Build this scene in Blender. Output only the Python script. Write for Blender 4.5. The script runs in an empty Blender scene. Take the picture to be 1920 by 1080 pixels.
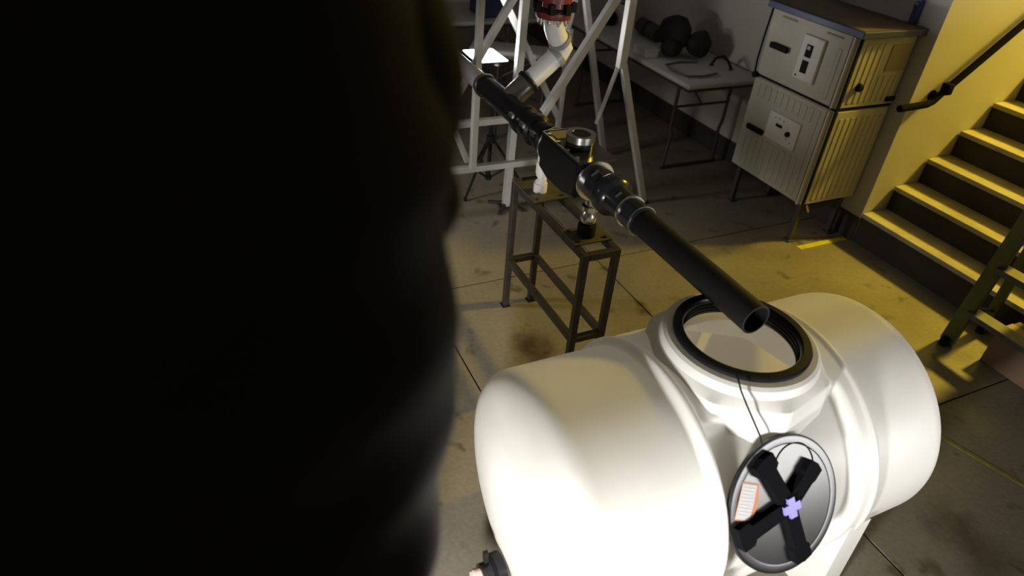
import bpy, bmesh, math, random
from mathutils import Vector, Matrix
random.seed(7)
PI = math.pi
S = bpy.context.scene
COL = S.collection

# ------------------------------------------------------------------ camera
cam_d = bpy.data.cameras.new('camera')
cam = bpy.data.objects.new('camera', cam_d); COL.objects.link(cam)
CR = Vector((0.90657, -0.41532, 0.07512)); CU = Vector((0.18505, 0.55110, 0.81366)); CB = Vector((-0.37933, -0.72374, 0.57647))
m = Matrix((CR, CU, CB)).transposed().to_4x4(); m.translation = Vector((0, 0, 2.2))
cam.matrix_world = m
cam_d.sensor_fit = 'HORIZONTAL'; cam_d.sensor_width = 36.0
cam_d.lens = 1263.8 / 1920 * 36.0
cam_d.clip_start = 0.02; cam_d.clip_end = 60
cam_d.dof.use_dof = True; cam_d.dof.focus_distance = 2.7; cam_d.dof.aperture_fstop = 2.0
S.camera = cam

# ------------------------------------------------------------------ world, lights, exposure
w = bpy.data.worlds.new('hall_dusk'); S.world = w; w.use_nodes = True
w.node_tree.nodes['Background'].inputs[0].default_value = (1.0, 0.93, 0.80, 1)
w.node_tree.nodes['Background'].inputs[1].default_value = 0.034
vs = S.view_settings
vs.view_transform = 'Standard'; vs.look = 'None'; vs.gamma = 1.0; vs.use_curve_mapping = False
vs.exposure = 0.85

def area_light(name, loc, target, size, power, color, spread=180, size_y=None):
    l = bpy.data.lights.new(name, 'AREA'); l.energy = power; l.color = color
    l.shape = 'RECTANGLE' if size_y else 'DISK'; l.size = size
    if size_y: l.size_y = size_y
    l.spread = math.radians(spread)
    o = bpy.data.objects.new(name, l); COL.objects.link(o); o.location = loc
    o.rotation_euler = (Vector(target) - Vector(loc)).to_track_quat('-Z', 'Y').to_euler()
    return o
# floor-standing white flood lamp beside the operator, aimed at the tank
area_light('flood_lamp', (-0.18, 0.06, 0.68), (0.82, 0.92, 0.44), 0.20, 14, (1.0, 0.97, 0.93), 84)
# second white lamp standing to the right of the tank, seen mirrored in the black lid
area_light('side_lamp', (2.36, -0.52, 0.86), (1.55, 0.95, 0.80), 0.9, 3.9, (1.0, 0.985, 0.965), 80, 0.5)
# yellow lamp over the stair landing
area_light('landing_lamp', (6.6, 1.72, 3.7), (3.2, 2.1, 0.4), 0.4, 98, (1.0, 0.71, 0.075), 150)
# dim white fill light added on the left to brighten the floor there
area_light('left_fill', (-1.4, 3.7, 1.7), (1.05, 3.4, 0.0), 0.5, 4.6, (1.0, 0.95, 0.86), 66)
# light of the work lamp panel on the tripod
area_light('panel_lamp', (1.725, 3.945, 0.948), (1.98, 3.74, 1.8), 0.2, 10.5, (1.0, 0.97, 0.95), 170, 0.24)

# ------------------------------------------------------------------ helpers
class MB:
    def __init__(s): s.bm = bmesh.new()
    def box(s, x0, x1, y0, y1, z0, z1, bev=0.0, M=None):
        r = bmesh.ops.create_cube(s.bm, size=1.0); vv = r['verts']
        for v in vv: v.co = Vector(((x0+x1)/2 + v.co.x*(x1-x0), (y0+y1)/2 + v.co.y*(y1-y0), (z0+z1)/2 + v.co.z*(z1-z0)))
        if bev > 0:
            ee = list({e for v in vv for e in v.link_edges})
            r2 = bmesh.ops.bevel(s.bm, geom=ee, offset=bev, segments=2, affect='EDGES', profile=0.5)
            vv = [v for v in s.bm.verts if v in set(r2['verts']) or v in set(vv)] if False else list({v for f in r2['faces'] for v in f.verts} | {v for v in vv if v.is_valid})
        if M is not None:
            for v in vv: v.co = M @ v.co
        return s
    def bar(s, a, b, wd, ht=None, up=(0, 0, 1), bev=0.0):
        a, b = Vector(a), Vector(b); d = b - a; L = d.length; z = d.normalized(); u = Vector(up)
        if abs(z.dot(u)) > 0.98: u = Vector((0, 1, 0))
        x = u.cross(z).normalized(); y = z.cross(x); ht = ht or wd
        M = Matrix((x, y, z)).transposed().to_4x4(); M.translation = a
        return s.box(-wd/2, wd/2, -ht/2, ht/2, 0, L, bev, M)
    def tube(s, pts, r, n=14, cap=True):
        pts = [Vector(p) for p in pts]; rr = r if isinstance(r, (list, tuple)) else [r]*len(pts)
        rings = []; prev = None
        for i, p in enumerate(pts):
            if i == 0: t = pts[1] - p
            elif i == len(pts)-1: t = p - pts[i-1]
            else: t = (pts[i+1] - p).normalized() + (p - pts[i-1]).normalized()
            t.normalize()
            if prev is None:
                a = Vector((0, 0, 1)) if abs(t.z) < 0.9 else Vector((1, 0, 0)); u = a.cross(t).normalized()
            else: u = (prev - t*prev.dot(t)).normalized()
            prev = u; v = t.cross(u)
            rings.append([s.bm.verts.new(p + rr[i]*(math.cos(2*PI*k/n)*u + math.sin(2*PI*k/n)*v)) for k in range(n)])
        for A, B in zip(rings, rings[1:]):
            for k in range(n): s.bm.faces.new((A[k], A[(k+1) % n], B[(k+1) % n], B[k]))
        if cap:
            s.bm.faces.new(rings[0][::-1]); s.bm.faces.new(rings[-1])
        return s
    def lathe(s, prof, origin, axis, n=48, closed=False, rot=0.0):
        # prof: list of (radius, along axis)
        z = Vector(axis).normalized(); a = Vector((1, 0, 0)) if abs(z.x) < 0.9 else Vector((0, 1, 0))
        x = (a - z*a.dot(z)).normalized(); y = z.cross(x); o = Vector(origin); rings = []
        for r, h in prof:
            if r < 1e-6: rings.append([s.bm.verts.new(o + z*h)])
            else: rings.append([s.bm.verts.new(o + z*h + r*(math.cos(rot+2*PI*k/n)*x + math.sin(rot+2*PI*k/n)*y)) for k in range(n)])
        pairs = list(zip(rings, rings[1:])) + ([(rings[-1], rings[0])] if closed else [])
        for A, B in pairs:
            for k in range(n):
                q = [A[k % len(A)], A[(k+1) % n % len(A)], B[(k+1) % n % len(B)], B[k % len(B)]]
                q2 = []
                for v in q:
                    if v not in q2: q2.append(v)
                if len(q2) > 2:
                    try: s.bm.faces.new(q2)
                    except ValueError: pass
        return s
    def prism(s, poly, origin, ux, uy, depth):
        # poly 2D in (ux,uy); extruded along ux x uy by depth
        ux, uy, o = Vector(ux), Vector(uy), Vector(origin); n = ux.cross(uy).normalized()
        A = [s.bm.verts.new(o + ux*p[0] + uy*p[1]) for p in poly]; B = [s.bm.verts.new(v.co + n*depth) for v in A]
        s.bm.faces.new(A[::-1]); s.bm.faces.new(B); k = len(A)
        for i in range(k): s.bm.faces.new((A[i], A[(i+1) % k], B[(i+1) % k], B[i]))
        return s
    def build(s, name, mat, parent=None, smooth=None):
        bmesh.ops.recalc_face_normals(s.bm, faces=s.bm.faces[:])
        me = bpy.data.meshes.new(name)
        if parent is not None and parent.get('_o') is not None:
            off = Vector(parent['_o'])
            for v in s.bm.verts: v.co -= off
        s.bm.to_mesh(me); s.bm.free()
        if smooth is not None:
            for p in me.polygons: p.use_smooth = True
            me.set_sharp_from_angle(angle=math.radians(smooth))
        o = bpy.data.objects.new(name, me); COL.objects.link(o)
        if mat: me.materials.append(mat)
        if parent is not None:
            o.parent = parent
            if parent.get('_o') is not None: o['_o'] = (0, 0, 0) if False else parent['_o']
        return o

def tag(o, label=None, cat=None, group=None, kind=None):
    if label: o['label'] = label
    if cat: o['category'] = cat
    if group: o['group'] = group
    if kind: o['kind'] = kind
    return o
def thing(name, label, cat, loc=(0, 0, 0), group=None):
    o = bpy.data.objects.new(name, None); COL.objects.link(o); o.location = loc
    o.empty_display_size = 0.1; o['_o'] = tuple(loc)
    return tag(o, label, cat, group)
def struct(name, mb, mat, parent=None, smooth=None):
    o = mb.build(name, mat, parent, smooth)
    o['kind'] = 'structure'
    return o

def mat(name, col, rough=0.6, metal=0.0, noise=0.0, nscale=8.0, bump=0.0, bscale=60.0, col2=None, spec=0.5, emit=None, trans=0.0):
    M = bpy.data.materials.new(name); M.use_nodes = True; nt = M.node_tree; P = nt.nodes['Principled BSDF']
    P.inputs['Roughness'].default_value = rough; P.inputs['Metallic'].default_value = metal
    P.inputs['Specular IOR Level'].default_value = spec
    P.inputs['Base Color'].default_value = (*col, 1)
    if noise > 0 or col2:
        tc = nt.nodes.new('ShaderNodeTexCoord'); nz = nt.nodes.new('ShaderNodeTexNoise')
        nz.inputs['Scale'].default_value = nscale; nz.inputs['Detail'].default_value = 6
        nt.links.new(tc.outputs['Object'], nz.inputs['Vector'])
        cr = nt.nodes.new('ShaderNodeValToRGB'); cr.color_ramp.elements[0].position = 0.35; cr.color_ramp.elements[1].position = 0.65
        c2 = col2 or tuple(c*(1-noise) for c in col)
        cr.color_ramp.elements[0].color = (*c2, 1); cr.color_ramp.elements[1].color = (*col, 1)
        nt.links.new(nz.outputs['Fac'], cr.inputs['Fac']); nt.links.new(cr.outputs['Color'], P.inputs['Base Color'])
    if bump > 0:
        tc = nt.nodes.new('ShaderNodeTexCoord'); nb = nt.nodes.new('ShaderNodeTexNoise'); nb.inputs['Scale'].default_value = bscale
        nt.links.new(tc.outputs['Object'], nb.inputs['Vector'])
        b = nt.nodes.new('ShaderNodeBump'); b.inputs['Strength'].default_value = bump; b.inputs['Distance'].default_value = 0.01
        nt.links.new(nb.outputs['Fac'], b.inputs['Height']); nt.links.new(b.outputs['Normal'], P.inputs['Normal'])
    if emit:
        P.inputs['Emission Color'].default_value = (*emit[0], 1); P.inputs['Emission Strength'].default_value = emit[1]
    return M

# ------------------------------------------------------------------ materials
M_wall = mat('painted_wall', (0.50, 0.48, 0.45), 0.7, noise=0.08, nscale=1.5, bump=0.05)
M_base = mat('dark_baseboard', (0.03, 0.026, 0.022), 0.6)
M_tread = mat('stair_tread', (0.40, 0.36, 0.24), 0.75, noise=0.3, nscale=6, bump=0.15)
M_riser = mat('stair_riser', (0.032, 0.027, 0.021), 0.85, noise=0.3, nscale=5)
M_steel_dk = mat('painted_dark_steel', (0.038, 0.030, 0.028), 0.5, metal=0.2, noise=0.3, nscale=25)
M_rail = mat('matt_black_rail', (0.010, 0.009, 0.008), 0.95, spec=0.03)
M_plate = mat('weathered_plate', (0.12, 0.105, 0.075), 0.55, metal=0.4, noise=0.35, nscale=12)
M_alu = mat('grey_painted_bar', (0.42, 0.42, 0.41), 0.45, noise=0.12, nscale=10)
M_blk = mat('black_pipe', (0.009, 0.0085, 0.009), 0.5, noise=0.2, nscale=20, spec=0.2)
M_blkgloss = mat('glossy_black_plastic', (0.008, 0.008, 0.010), 0.25, spec=0.3)
M_sleeve = mat('dark_sleeve', (0.018, 0.018, 0.022), 0.20, spec=0.45)
M_steel = mat('bright_steel', (0.62, 0.62, 0.62), 0.25, metal=1.0)
M_pvc = mat('white_pvc', (0.72, 0.71, 0.70), 0.4)
M_greypipe = mat('grey_pipe', (0.30, 0.30, 0.31), 0.35, noise=0.15, nscale=12)
M_olive = mat('dark_olive_coupling', (0.07, 0.07, 0.055), 0.3)
M_red = mat('red_flange', (0.22, 0.03, 0.03), 0.4, noise=0.25, nscale=20)
M_cab = mat('cabinet_paint', (0.45, 0.43, 0.365), 0.5, noise=0.12, nscale=4, bump=0.04)
M_cabblue = mat('cabinet_blue_rim', (0.045, 0.05, 0.16), 0.45)
M_cabtop = mat('cabinet_brown_top', (0.10, 0.065, 0.045), 0.7, noise=0.35, nscale=5)
M_seam = mat('black_rubber', (0.010, 0.010, 0.009), 0.7, spec=0.12)
M_label = mat('white_plate', (0.62, 0.60, 0.58), 0.5, noise=0.1, nscale=9)
M_vent = mat('cabinet_vent', (0.28, 0.25, 0.18), 0.6)
M_yellow = mat('yellow_floor_tape', (0.62, 0.55, 0.03), 0.55, noise=0.3, nscale=30)
M_table = mat('white_table_plastic', (0.52, 0.52, 0.50), 0.45, noise=0.08, nscale=5)
M_tleg = mat('table_leg_steel', (0.09, 0.085, 0.08), 0.4, metal=0.5)
M_black_cloth = mat('black_bag_fabric', (0.010, 0.010, 0.012), 0.85, noise=0.3, nscale=30)
M_grn = mat('green_fibreglass', (0.07, 0.10, 0.016), 0.5, noise=0.2, nscale=15)
M_lstep = mat('ladder_grey_aluminium', (0.09, 0.088, 0.09), 0.5, metal=0.4)
M_lid = mat('lid_black_plastic', (0.014, 0.014, 0.015), 0.27, noise=0.25, nscale=14, spec=0.45)
M_rib = mat('lid_rib_black', (0.004, 0.004, 0.005), 0.85, spec=0.04)
M_purple = mat('purple_plastic', (0.17, 0.14, 0.48), 0.45)
M_sticker = mat('white_sticker', (0.40, 0.385, 0.38), 0.6, spec=0.2)
M_orange = mat('orange_border', (0.36, 0.09, 0.01), 0.5)
M_print = mat('grey_print', (0.45, 0.45, 0.46), 0.6)
M_jacket = mat('black_jacket_fabric', (0.022, 0.021, 0.020), 0.6, noise=0.25, nscale=9, bump=0.25, bscale=14, spec=0.12)
M_trouser = mat('black_trousers', (0.014, 0.014, 0.015), 0.8)
M_skin = mat('skin', (0.42, 0.25, 0.18), 0.5)
M_hair = mat('dark_hair', (0.012, 0.010, 0.008), 0.5)
M_boot = mat('black_boot', (0.012, 0.011, 0.010), 0.4)
M_panel = mat('lit_panel', (0.9, 0.9, 0.9), 0.4, emit=((1, 0.97, 0.95), 9.0))
M_lblue = mat('dark_blue_crate', (0.02, 0.028, 0.10), 0.5)
M_iface = mat('pink_cap', (0.55, 0.38, 0.33), 0.5)

def floor_material():
    M = bpy.data.materials.new('worn_concrete'); M.use_nodes = True; nt = M.node_tree; P = nt.nodes['Principled BSDF']; N = nt.nodes; Lk = nt.links
    tc = N.new('ShaderNodeTexCoord')
    def noise(sc, det=6, dist=0.0):
        n = N.new('ShaderNodeTexNoise'); n.inputs['Scale'].default_value = sc; n.inputs['Detail'].default_value = det; n.inputs['Distortion'].default_value = dist
        Lk.new(tc.outputs['Object'], n.inputs['Vector']); return n
    def ramp(src, stops):
        r = N.new('ShaderNodeValToRGB'); e = r.color_ramp.elements
        e[0].position, e[0].color = stops[0][0], (*stops[0][1], 1); e[1].position, e[1].color = stops[1][0], (*stops[1][1], 1)
        for p, c in stops[2:]:
            k = e.new(p); k.color = (*c, 1)
        Lk.new(src, r.inputs['Fac']); return r
    base = ramp(noise(1.3, 8, 0.4).outputs['Fac'], [(0.3, (0.15, 0.13, 0.095)), (0.72, (0.23, 0.205, 0.16))])
    spots = ramp(noise(7.0, 4, 0.3).outputs['Fac'], [(0.61, (1, 1, 1)), (0.70, (0.40, 0.34, 0.26))])
    fine = ramp(noise(45, 5).outputs['Fac'], [(0.3, (0.86, 0.86, 0.86)), (0.7, (1.05, 1.05, 1.05))])
    def mul(a, b, f=1.0):
        x = N.new('ShaderNodeMixRGB'); x.blend_type = 'MULTIPLY'; x.inputs[0].default_value = f
        Lk.new(a, x.inputs[1]); Lk.new(b, x.inputs[2]); return x.outputs[0]
    c = mul(base.outputs['Color'], spots.outputs['Color'], 0.8); c = mul(c, fine.outputs['Color'])
    wob = noise(9, 4)
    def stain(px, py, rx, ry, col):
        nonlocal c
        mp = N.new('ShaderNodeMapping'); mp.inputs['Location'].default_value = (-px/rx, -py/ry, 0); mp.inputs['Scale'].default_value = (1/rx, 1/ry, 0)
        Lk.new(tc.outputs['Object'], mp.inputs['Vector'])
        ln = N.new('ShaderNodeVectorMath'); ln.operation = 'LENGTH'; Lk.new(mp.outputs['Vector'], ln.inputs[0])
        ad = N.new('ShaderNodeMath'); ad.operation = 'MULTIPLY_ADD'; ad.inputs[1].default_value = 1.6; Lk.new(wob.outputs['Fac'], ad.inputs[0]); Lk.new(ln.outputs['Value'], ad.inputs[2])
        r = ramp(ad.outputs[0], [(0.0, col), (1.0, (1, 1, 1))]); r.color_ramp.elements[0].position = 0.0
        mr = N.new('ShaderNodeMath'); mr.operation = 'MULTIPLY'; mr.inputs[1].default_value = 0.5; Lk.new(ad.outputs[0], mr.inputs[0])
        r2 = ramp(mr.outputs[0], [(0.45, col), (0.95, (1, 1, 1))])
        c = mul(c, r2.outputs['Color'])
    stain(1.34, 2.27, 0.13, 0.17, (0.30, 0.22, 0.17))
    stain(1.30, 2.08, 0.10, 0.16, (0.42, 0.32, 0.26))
    stain(2.45, 0.62, 0.16, 0.22, (0.45, 0.40, 0.33))
    stain(2.05, 2.33, 0.05, 0.05, (0.40, 0.30, 0.20))
    Lk.new(c, P.inputs['Base Color'])
    rr = ramp(noise(3.0, 5).outputs['Fac'], [(0.3, (0.34,)*3), (0.7, (0.62,)*3)]); Lk.new(rr.outputs['Color'], P.inputs['Roughness'])
    b = N.new('ShaderNodeBump'); b.inputs['Strength'].default_value = 0.12; b.inputs['Distance'].default_value = 0.01
    Lk.new(noise(60, 4).outputs['Fac'], b.inputs['Height']); Lk.new(b.outputs['Normal'], P.inputs['Normal'])
    return M
M_floor = floor_material()

def tank_material():
    M = bpy.data.materials.new('white_polyethylene'); M.use_nodes = True; nt = M.node_tree; N = nt.nodes; Lk = nt.links
    P = N['Principled BSDF']; out = N['Material Output']
    tc = N.new('ShaderNodeTexCoord')
    nz = N.new('ShaderNodeTexNoise'); nz.inputs['Scale'].default_value = 5; nz.inputs['Detail'].default_value = 5; Lk.new(tc.outputs['Object'], nz.inputs['Vector'])
    cr = N.new('ShaderNodeValToRGB'); cr.color_ramp.elements[0].position = 0.3; cr.color_ramp.elements[1].position = 0.7
    cr.color_ramp.elements[0].color = (0.75, 0.74, 0.71, 1); cr.color_ramp.elements[1].color = (0.81, 0.80, 0.775, 1)
    Lk.new(nz.outputs['Fac'], cr.inputs['Fac']); c = cr.outputs['Color']
    # scuffs on the moulding
    for px, py, pz, r in ((1.219, 0.917, 0.832, 0.007), (1.13, 0.87, 0.80, 0.008), (1.12, 0.86, 0.79, 0.006), (1.135, 0.76, 0.68, 0.004)):
        vm = N.new('ShaderNodeVectorMath'); vm.operation = 'DISTANCE'; vm.inputs[1].default_value = (px-1.385, py-1.117, pz)
        Lk.new(tc.outputs['Object'], vm.inputs[0])
        lt = N.new('ShaderNodeMapRange'); lt.inputs[1].default_value = r*0.6; lt.inputs[2].default_value = r*1.3; lt.inputs[3].default_value = 1; lt.inputs[4].default_value = 0
        Lk.new(vm.outputs['Value'], lt.inputs[0])
        mx = N.new('ShaderNodeMixRGB'); Lk.new(lt.outputs[0], mx.inputs[0]); Lk.new(c, mx.inputs[1]); mx.inputs[2].default_value = (0.06, 0.055, 0.05, 1); c = mx.outputs[0]
    Lk.new(c, P.inputs['Base Color']); P.inputs['Roughness'].default_value = 0.42
    tr = N.new('ShaderNodeBsdfTranslucent'); tr.inputs[0].default_value = (0.84, 0.81, 0.73, 1)
    ms = N.new('ShaderNodeMixShader'); ms.inputs[0].default_value = 0.33
    Lk.new(P.outputs[0], ms.inputs[1]); Lk.new(tr.outputs[0], ms.inputs[2]); Lk.new(ms.outputs[0], out.inputs[0])
    return M
M_tank = tank_material()

# ------------------------------------------------------------------ room shell
XW, YS = 3.88, 2.534
fl = struct('floor', MB().box(-4.5, 9.0, -4.0, 9.0, -0.12, -0.02), M_base)
xs = [-4.5, -1.233, 0.967, 2.07, XW+0.02]; ys = [-4.0, -0.4, 1.2, 2.865, 5.2, 9.0]
g = 0.004
for i in range(4):
    for j in range(5):
        MB().box(xs[i]+g, xs[i+1]-g, ys[j]+g, ys[j+1]-g, -0.03, 0.0, 0.003).build('slab', M_floor, fl)
struct('wall_right', MB().box(XW, XW+0.14, YS, 8.0, -0.02, 4.6), M_wall)
struct('wall_stair', MB().box(XW+0.14, 8.6, YS, YS+0.14, -0.02, 5.2), M_wall)
struct('wall_back', MB().box(-4.5, XW+0.14, 8.0, 8.14, -0.02, 4.6), M_wall)
struct('wall_front', MB().box(XW, XW+0.14, -4.0, 1.36, -0.02, 4.6), M_wall)
struct('wall_stairwell', MB().box(XW+0.14, 8.6, 1.22, 1.36, -0.02, 5.2), M_wall)
struct('wall_landing', MB().box(8.6, 8.74, 1.22, YS+0.14, -0.02, 5.2), M_wall)
struct('baseboard_right', MB().box(XW-0.012, XW-0.0005, YS+0.0, 7.99, 0, 0.17, 0.003), M_base)

# ------------------------------------------------------------------ staircase
st = thing('staircase', 'concrete stairs with yellow-lit treads and dark risers climbing beside the wall', 'stairs', (XW, 1.85, 0))
z = 0.0; x = XW + 0.006
for k in range(12):
    rise = 0.212 if k == 0 else 0.170; going = 0.2105
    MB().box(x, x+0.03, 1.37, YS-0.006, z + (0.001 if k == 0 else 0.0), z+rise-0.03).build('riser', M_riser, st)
    MB().box(x-0.012, x+going+0.03, 1.37, YS-0.006, z+rise-0.03, z+rise, 0.004).build('tread', M_tread, st)
    x += going; z += rise
MB().box(x, 8.58, 1.37, YS-0.006, z-0.06, z-0.001).build('landing_slab', M_tread, st)
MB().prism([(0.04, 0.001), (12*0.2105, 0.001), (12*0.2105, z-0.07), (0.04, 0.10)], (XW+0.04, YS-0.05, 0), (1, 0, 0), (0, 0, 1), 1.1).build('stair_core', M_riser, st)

# handrail
hr = thing('handrail', 'black metal handrail on the yellow-lit stair wall', 'handrail', (3.7, 2.46, 0.97))
slope = 0.80; yr = 2.46
p = [(3.70, yr, 0.965), (3.93, yr, 0.972), (3.97, yr, 0.985), (4.02, yr, 1.03)] + [(4.02+d, yr, 1.03+slope*d) for d in (0.3, 1.0, 2.0)]
MB().tube(p, 0.021, 12).build('rail', M_rail, hr, 40)
for d in (0.03, 1.0, 1.9):
    q = Vector((4.02+d, yr, 1.03+slope*d-0.01))
    b = MB().tube([q, q+Vector((0, 0.03, -0.05)), q+Vector((0, YS-yr-0.004, -0.05))], 0.010, 8)
    b.lathe([(0, 0), (0.032, 0), (0.032, 0.008), (0, 0.008)], q+Vector((0, YS-yr-0.010, -0.05)), (0, 1, 0), 16)
    b.box(q.x-0.022, q.x+0.03, yr-0.026, yr+0.026, q.z-0.02, q.z+0.045, 0.006)
    b.build('bracket', M_rail, hr, 40)

# floor tape
tp = MB().box(3.44, 3.86, 2.548, 2.590, 0.0005, 0.0025).build('floor_tape', M_yellow)
tag(tp, 'short strip of bright yellow tape on the floor below the cabinet', 'tape')
tp = MB().bar((2.80, 1.20, 0.0015), (2.97, 0.62, 0.0015), 0.02, 0.002).build('floor_tape', mat('faded_yellow_tape', (0.26, 0.22, 0.03), 0.7, noise=0.3, nscale=30))
tag(tp, 'thin faded yellow line on the dark floor right of the tank', 'tape')

# ------------------------------------------------------------------ tank
TX, TY, TZ, TR = 1.385, 1.117, 0.467, 0.416
tank = thing('storage_tank', 'large white horizontal plastic tank with a round open manway on top', 'tank', (TX, TY, 0))
def sstep(a, b, v):
    t = max(0.0, min(1.0, (v-a)/(b-a))); return t*t*(3-2*t)
def tank_r(xx, th):
    # raised rib either side of the manway, recess for the lid between them
    r = TR + 0.018*sstep(1.070, 1.096, xx)*(1-sstep(1.694, 1.722, xx))
    for c in (1.102, 1.688):
        r += 0.006*(1-sstep(0.004, 0.016, abs(xx-c)))
    a = sstep(math.radians(115), math.radians(122), th)*(1-sstep(math.radians(206), math.radians(214), th))
    r -= 0.037*sstep(1.108, 1.126, xx)*(1-sstep(1.600, 1.640, xx))*a
    return r
prof = []   # (x, scale) of the dished ends and straight body
L0, L1 = 0.634, 2.10
def endprof(n=22):
    out = []
    for i in range(n+1):
        a = i/n*PI/2
        rr = math.sin(a); dx = 1-math.cos(a)
        out.append((dx, rr))
    return out
xsn = []
# left end: shallow dome of radius ~0.33 then a rounded shoulder
pl = [(0.0, 0.0), (0.0005, 0.03), (0.002, 0.08), (0.005, 0.13), (0.010, 0.18), (0.0165, 0.23), (0.0245, 0.28), (0.033, 0.325), (0.040, 0.352), (0.048, 0.372), (0.058, 0.389), (0.070, 0.402), (0.085, 0.411), (0.10, 0.4148), (0.115, 0.416)]
for dx, rr in pl: xsn.append((L0+dx, rr/TR))
xx = L0+0.115+0.006
while xx < L1-0.115-0.004:
    xsn.append((xx, 1.0)); xx += 0.005
for dx, rr in pl[::-1]: xsn.append((L1-dx, rr/TR))
b = MB(); NT = 220; rings = []
for xx, sc in xsn:
    if sc < 1e-6: rings.append([b.bm.verts.new((xx, TY, TZ))]); continue
    ring = []
    for k in range(NT):
        th = 2*PI*k/NT; r = tank_r(xx, th)*sc if sc >= 0.999 else TR*sc
        ring.append(b.bm.verts.new((xx, TY+r*math.cos(th), TZ+r*math.sin(th))))
    rings.append(ring)
MR = 0.183
for A, B in zip(rings, rings[1:]):
    n = max(len(A), len(B))
    for k in range(NT):
        q = []
        for v in (A[k % len(A)], A[(k+1) % NT % len(A)], B[(k+1) % NT % len(B)], B[k % len(B)]):
            if v not in q: q.append(v)
        c = sum((v.co for v in q), Vector())/len(q)
        if c.z > TZ+0.2 and math.hypot(c.x-TX, c.y-TY) < MR: continue
        b.bm.faces.new(q)
body = b.build('tank_body', M_tank, tank, 60)
# octagonal boss under the neck, chamfered to the round neck
b = MB()
rot = math.radians(-99)
def octo(R, zz, n=96, soft=0.0):
    out = []
    for k in range(n):
        a = 2*PI*k/n; d = (a-rot) % (PI/4) - PI/8
        ro = R*math.cos(PI/8)/math.cos(d)
        rr = ro*(1-soft)+R*soft
        out.append(b.bm.verts.new((TX+rr*math.cos(a), TY+rr*math.sin(a), zz)))
    return out
levels = [octo(0.294, 0.740), octo(0.288, 0.845), octo(0.284, 0.889), octo(0.280, 0.8955), octo(0.250, 0.910, soft=0.85), octo(0.243, 0.915, soft=1.0), octo(0.240, 0.930, soft=1.0), octo(0.236, 0.941, soft=1.0), octo(0.226, 0.949, soft=1.0), octo(0.205, 0.950, soft=1.0), octo(0.186, 0.950, soft=1.0), octo(0.185, 0.895, soft=1.0)]
for A, B in zip(levels, levels[1:]):
    for k in range(96): b.bm.faces.new((A[k], A[(k+1) % 96], B[(k+1) % 96], B[k]))
b.build('manway_boss', M_tank, tank, 28)
ring = MB().lathe([(0.174, 0.906), (0.176, 0.958), (0.181, 0.965), (0.203, 0.965), (0.208, 0.960), (0.208, 0.9505), (0.184, 0.9505), (0.184, 0.906)], (TX, TY, 0), (0, 0, 1), 96, closed=True).build('manway_ring', M_blkgloss, tank, 35)
tag(ring, 'black threaded ring around the manway opening')
thr = MB()
for zz in (0.916, 0.928, 0.940): thr.lathe([(0.176, zz-0.004), (0.172, zz), (0.176, zz+0.004)], (TX, TY, 0), (0, 0, 1), 72)
thr.build('thread', M_seam, ring)
for c in (1.092, 1.700):
    MB().prism([(-0.445, 0.0), (0.445, 0.0), (0.428, 0.30), (0.405, 0.40), (0.30, 0.20), (0.15, 0.095), (0, 0.07), (-0.15, 0.095), (-0.30, 0.20), (-0.405, 0.40), (-0.432, 0.42), (-0.436, 0.30)], (c-0.045, TY, 0.0), (0, 1, 0), (0, 0, 1), 0.09).build('leg', M_tank, tank, 20)

# tether
tt = MB().tube([(1.236, 0.968, 0.9685), (1.222, 0.942, 0.9685), (1.216, 0.920, 0.955), (1.223, 0.893, 0.925), (1.235, 0.864, 0.888), (1.252, 0.838, 0.846), (1.263, 0.820, 0.806)], 0.0026, 8).build('lid_tether', M_seam)
tag(tt, 'thin black cord from the manway ring down to the black lid', 'cord')

# lid
LC = Vector((1.316, 0.731, 0.651)); ph = 0.528
LN = Vector((0, -math.cos(ph), math.sin(ph))); LU = Vector((1, 0, 0)); LV = LN.cross(LU)
lid = thing('tank_lid', 'round glossy black screw lid with purple hub leaning on the tank side', 'lid', tuple(LC))
MB().lathe([(0.0, -0.014), (0.19, -0.014), (0.198, -0.011), (0.202, -0.006), (0.202, 0.003), (0.2005, 0.0055), (0.197, 0.0065), (0.194, 0.0066), (0.178, 0.0066), (0.176, 0.0062), (0.174, 0.0052), (0.172, 0.0052), (0.0, 0.0052)], LC, LN, 96).build('lid_disc', M_lid, lid, 18)
def lid_plate(poly, h0, h1):
    bb = MB(); bb.prism(poly, LC + LN*h0, LU, LV, h1-h0); return bb
for ang, al, aw in ((39, 0.150, 0.026), (116, 0.182, 0.036), (193, 0.192, 0.036), (281, 0.180, 0.030)):
    a = math.radians(ang); d = Vector((math.cos(a), math.sin(a))); pn = Vector((-d.y, d.x))
    poly = [d*0.022+pn*0.022, d*0.022-pn*0.022, d*(al-0.054)-pn*0.022, d*(al-0.044)-pn*aw, d*(al-0.006)-pn*aw, d*al, d*(al-0.006)+pn*aw, d*(al-0.044)+pn*aw, d*(al-0.054)+pn*0.022]
    poly = [tuple(v) for v in poly][::-1]
    if (Vector(poly[1])-Vector(poly[0])).cross(Vector(poly[2])-Vector(poly[1])) < 0: poly = poly[::-1]
    lid_plate(poly, 0.0055, 0.028).build('rib', M_rib, lid)
w_, l_ = 0.012, 0.030
cross = [(w_, -l_), (w_, -w_), (l_, -w_), (l_, w_), (w_, w_), (w_, l_), (-w_, l_), (-w_, w_), (-l_, w_), (-l_, -w_), (-w_, -w_), (-w_, -l_)]
ca, sa = math.cos(0.10), math.sin(0.10); cross = [(q[0]*ca-q[1]*sa, q[0]*sa+q[1]*ca) for q in cross]
tag(lid_plate(cross, 0.006, 0.036).build('hub_cross', M_purple, lid), 'purple plastic cross hub')
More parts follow.
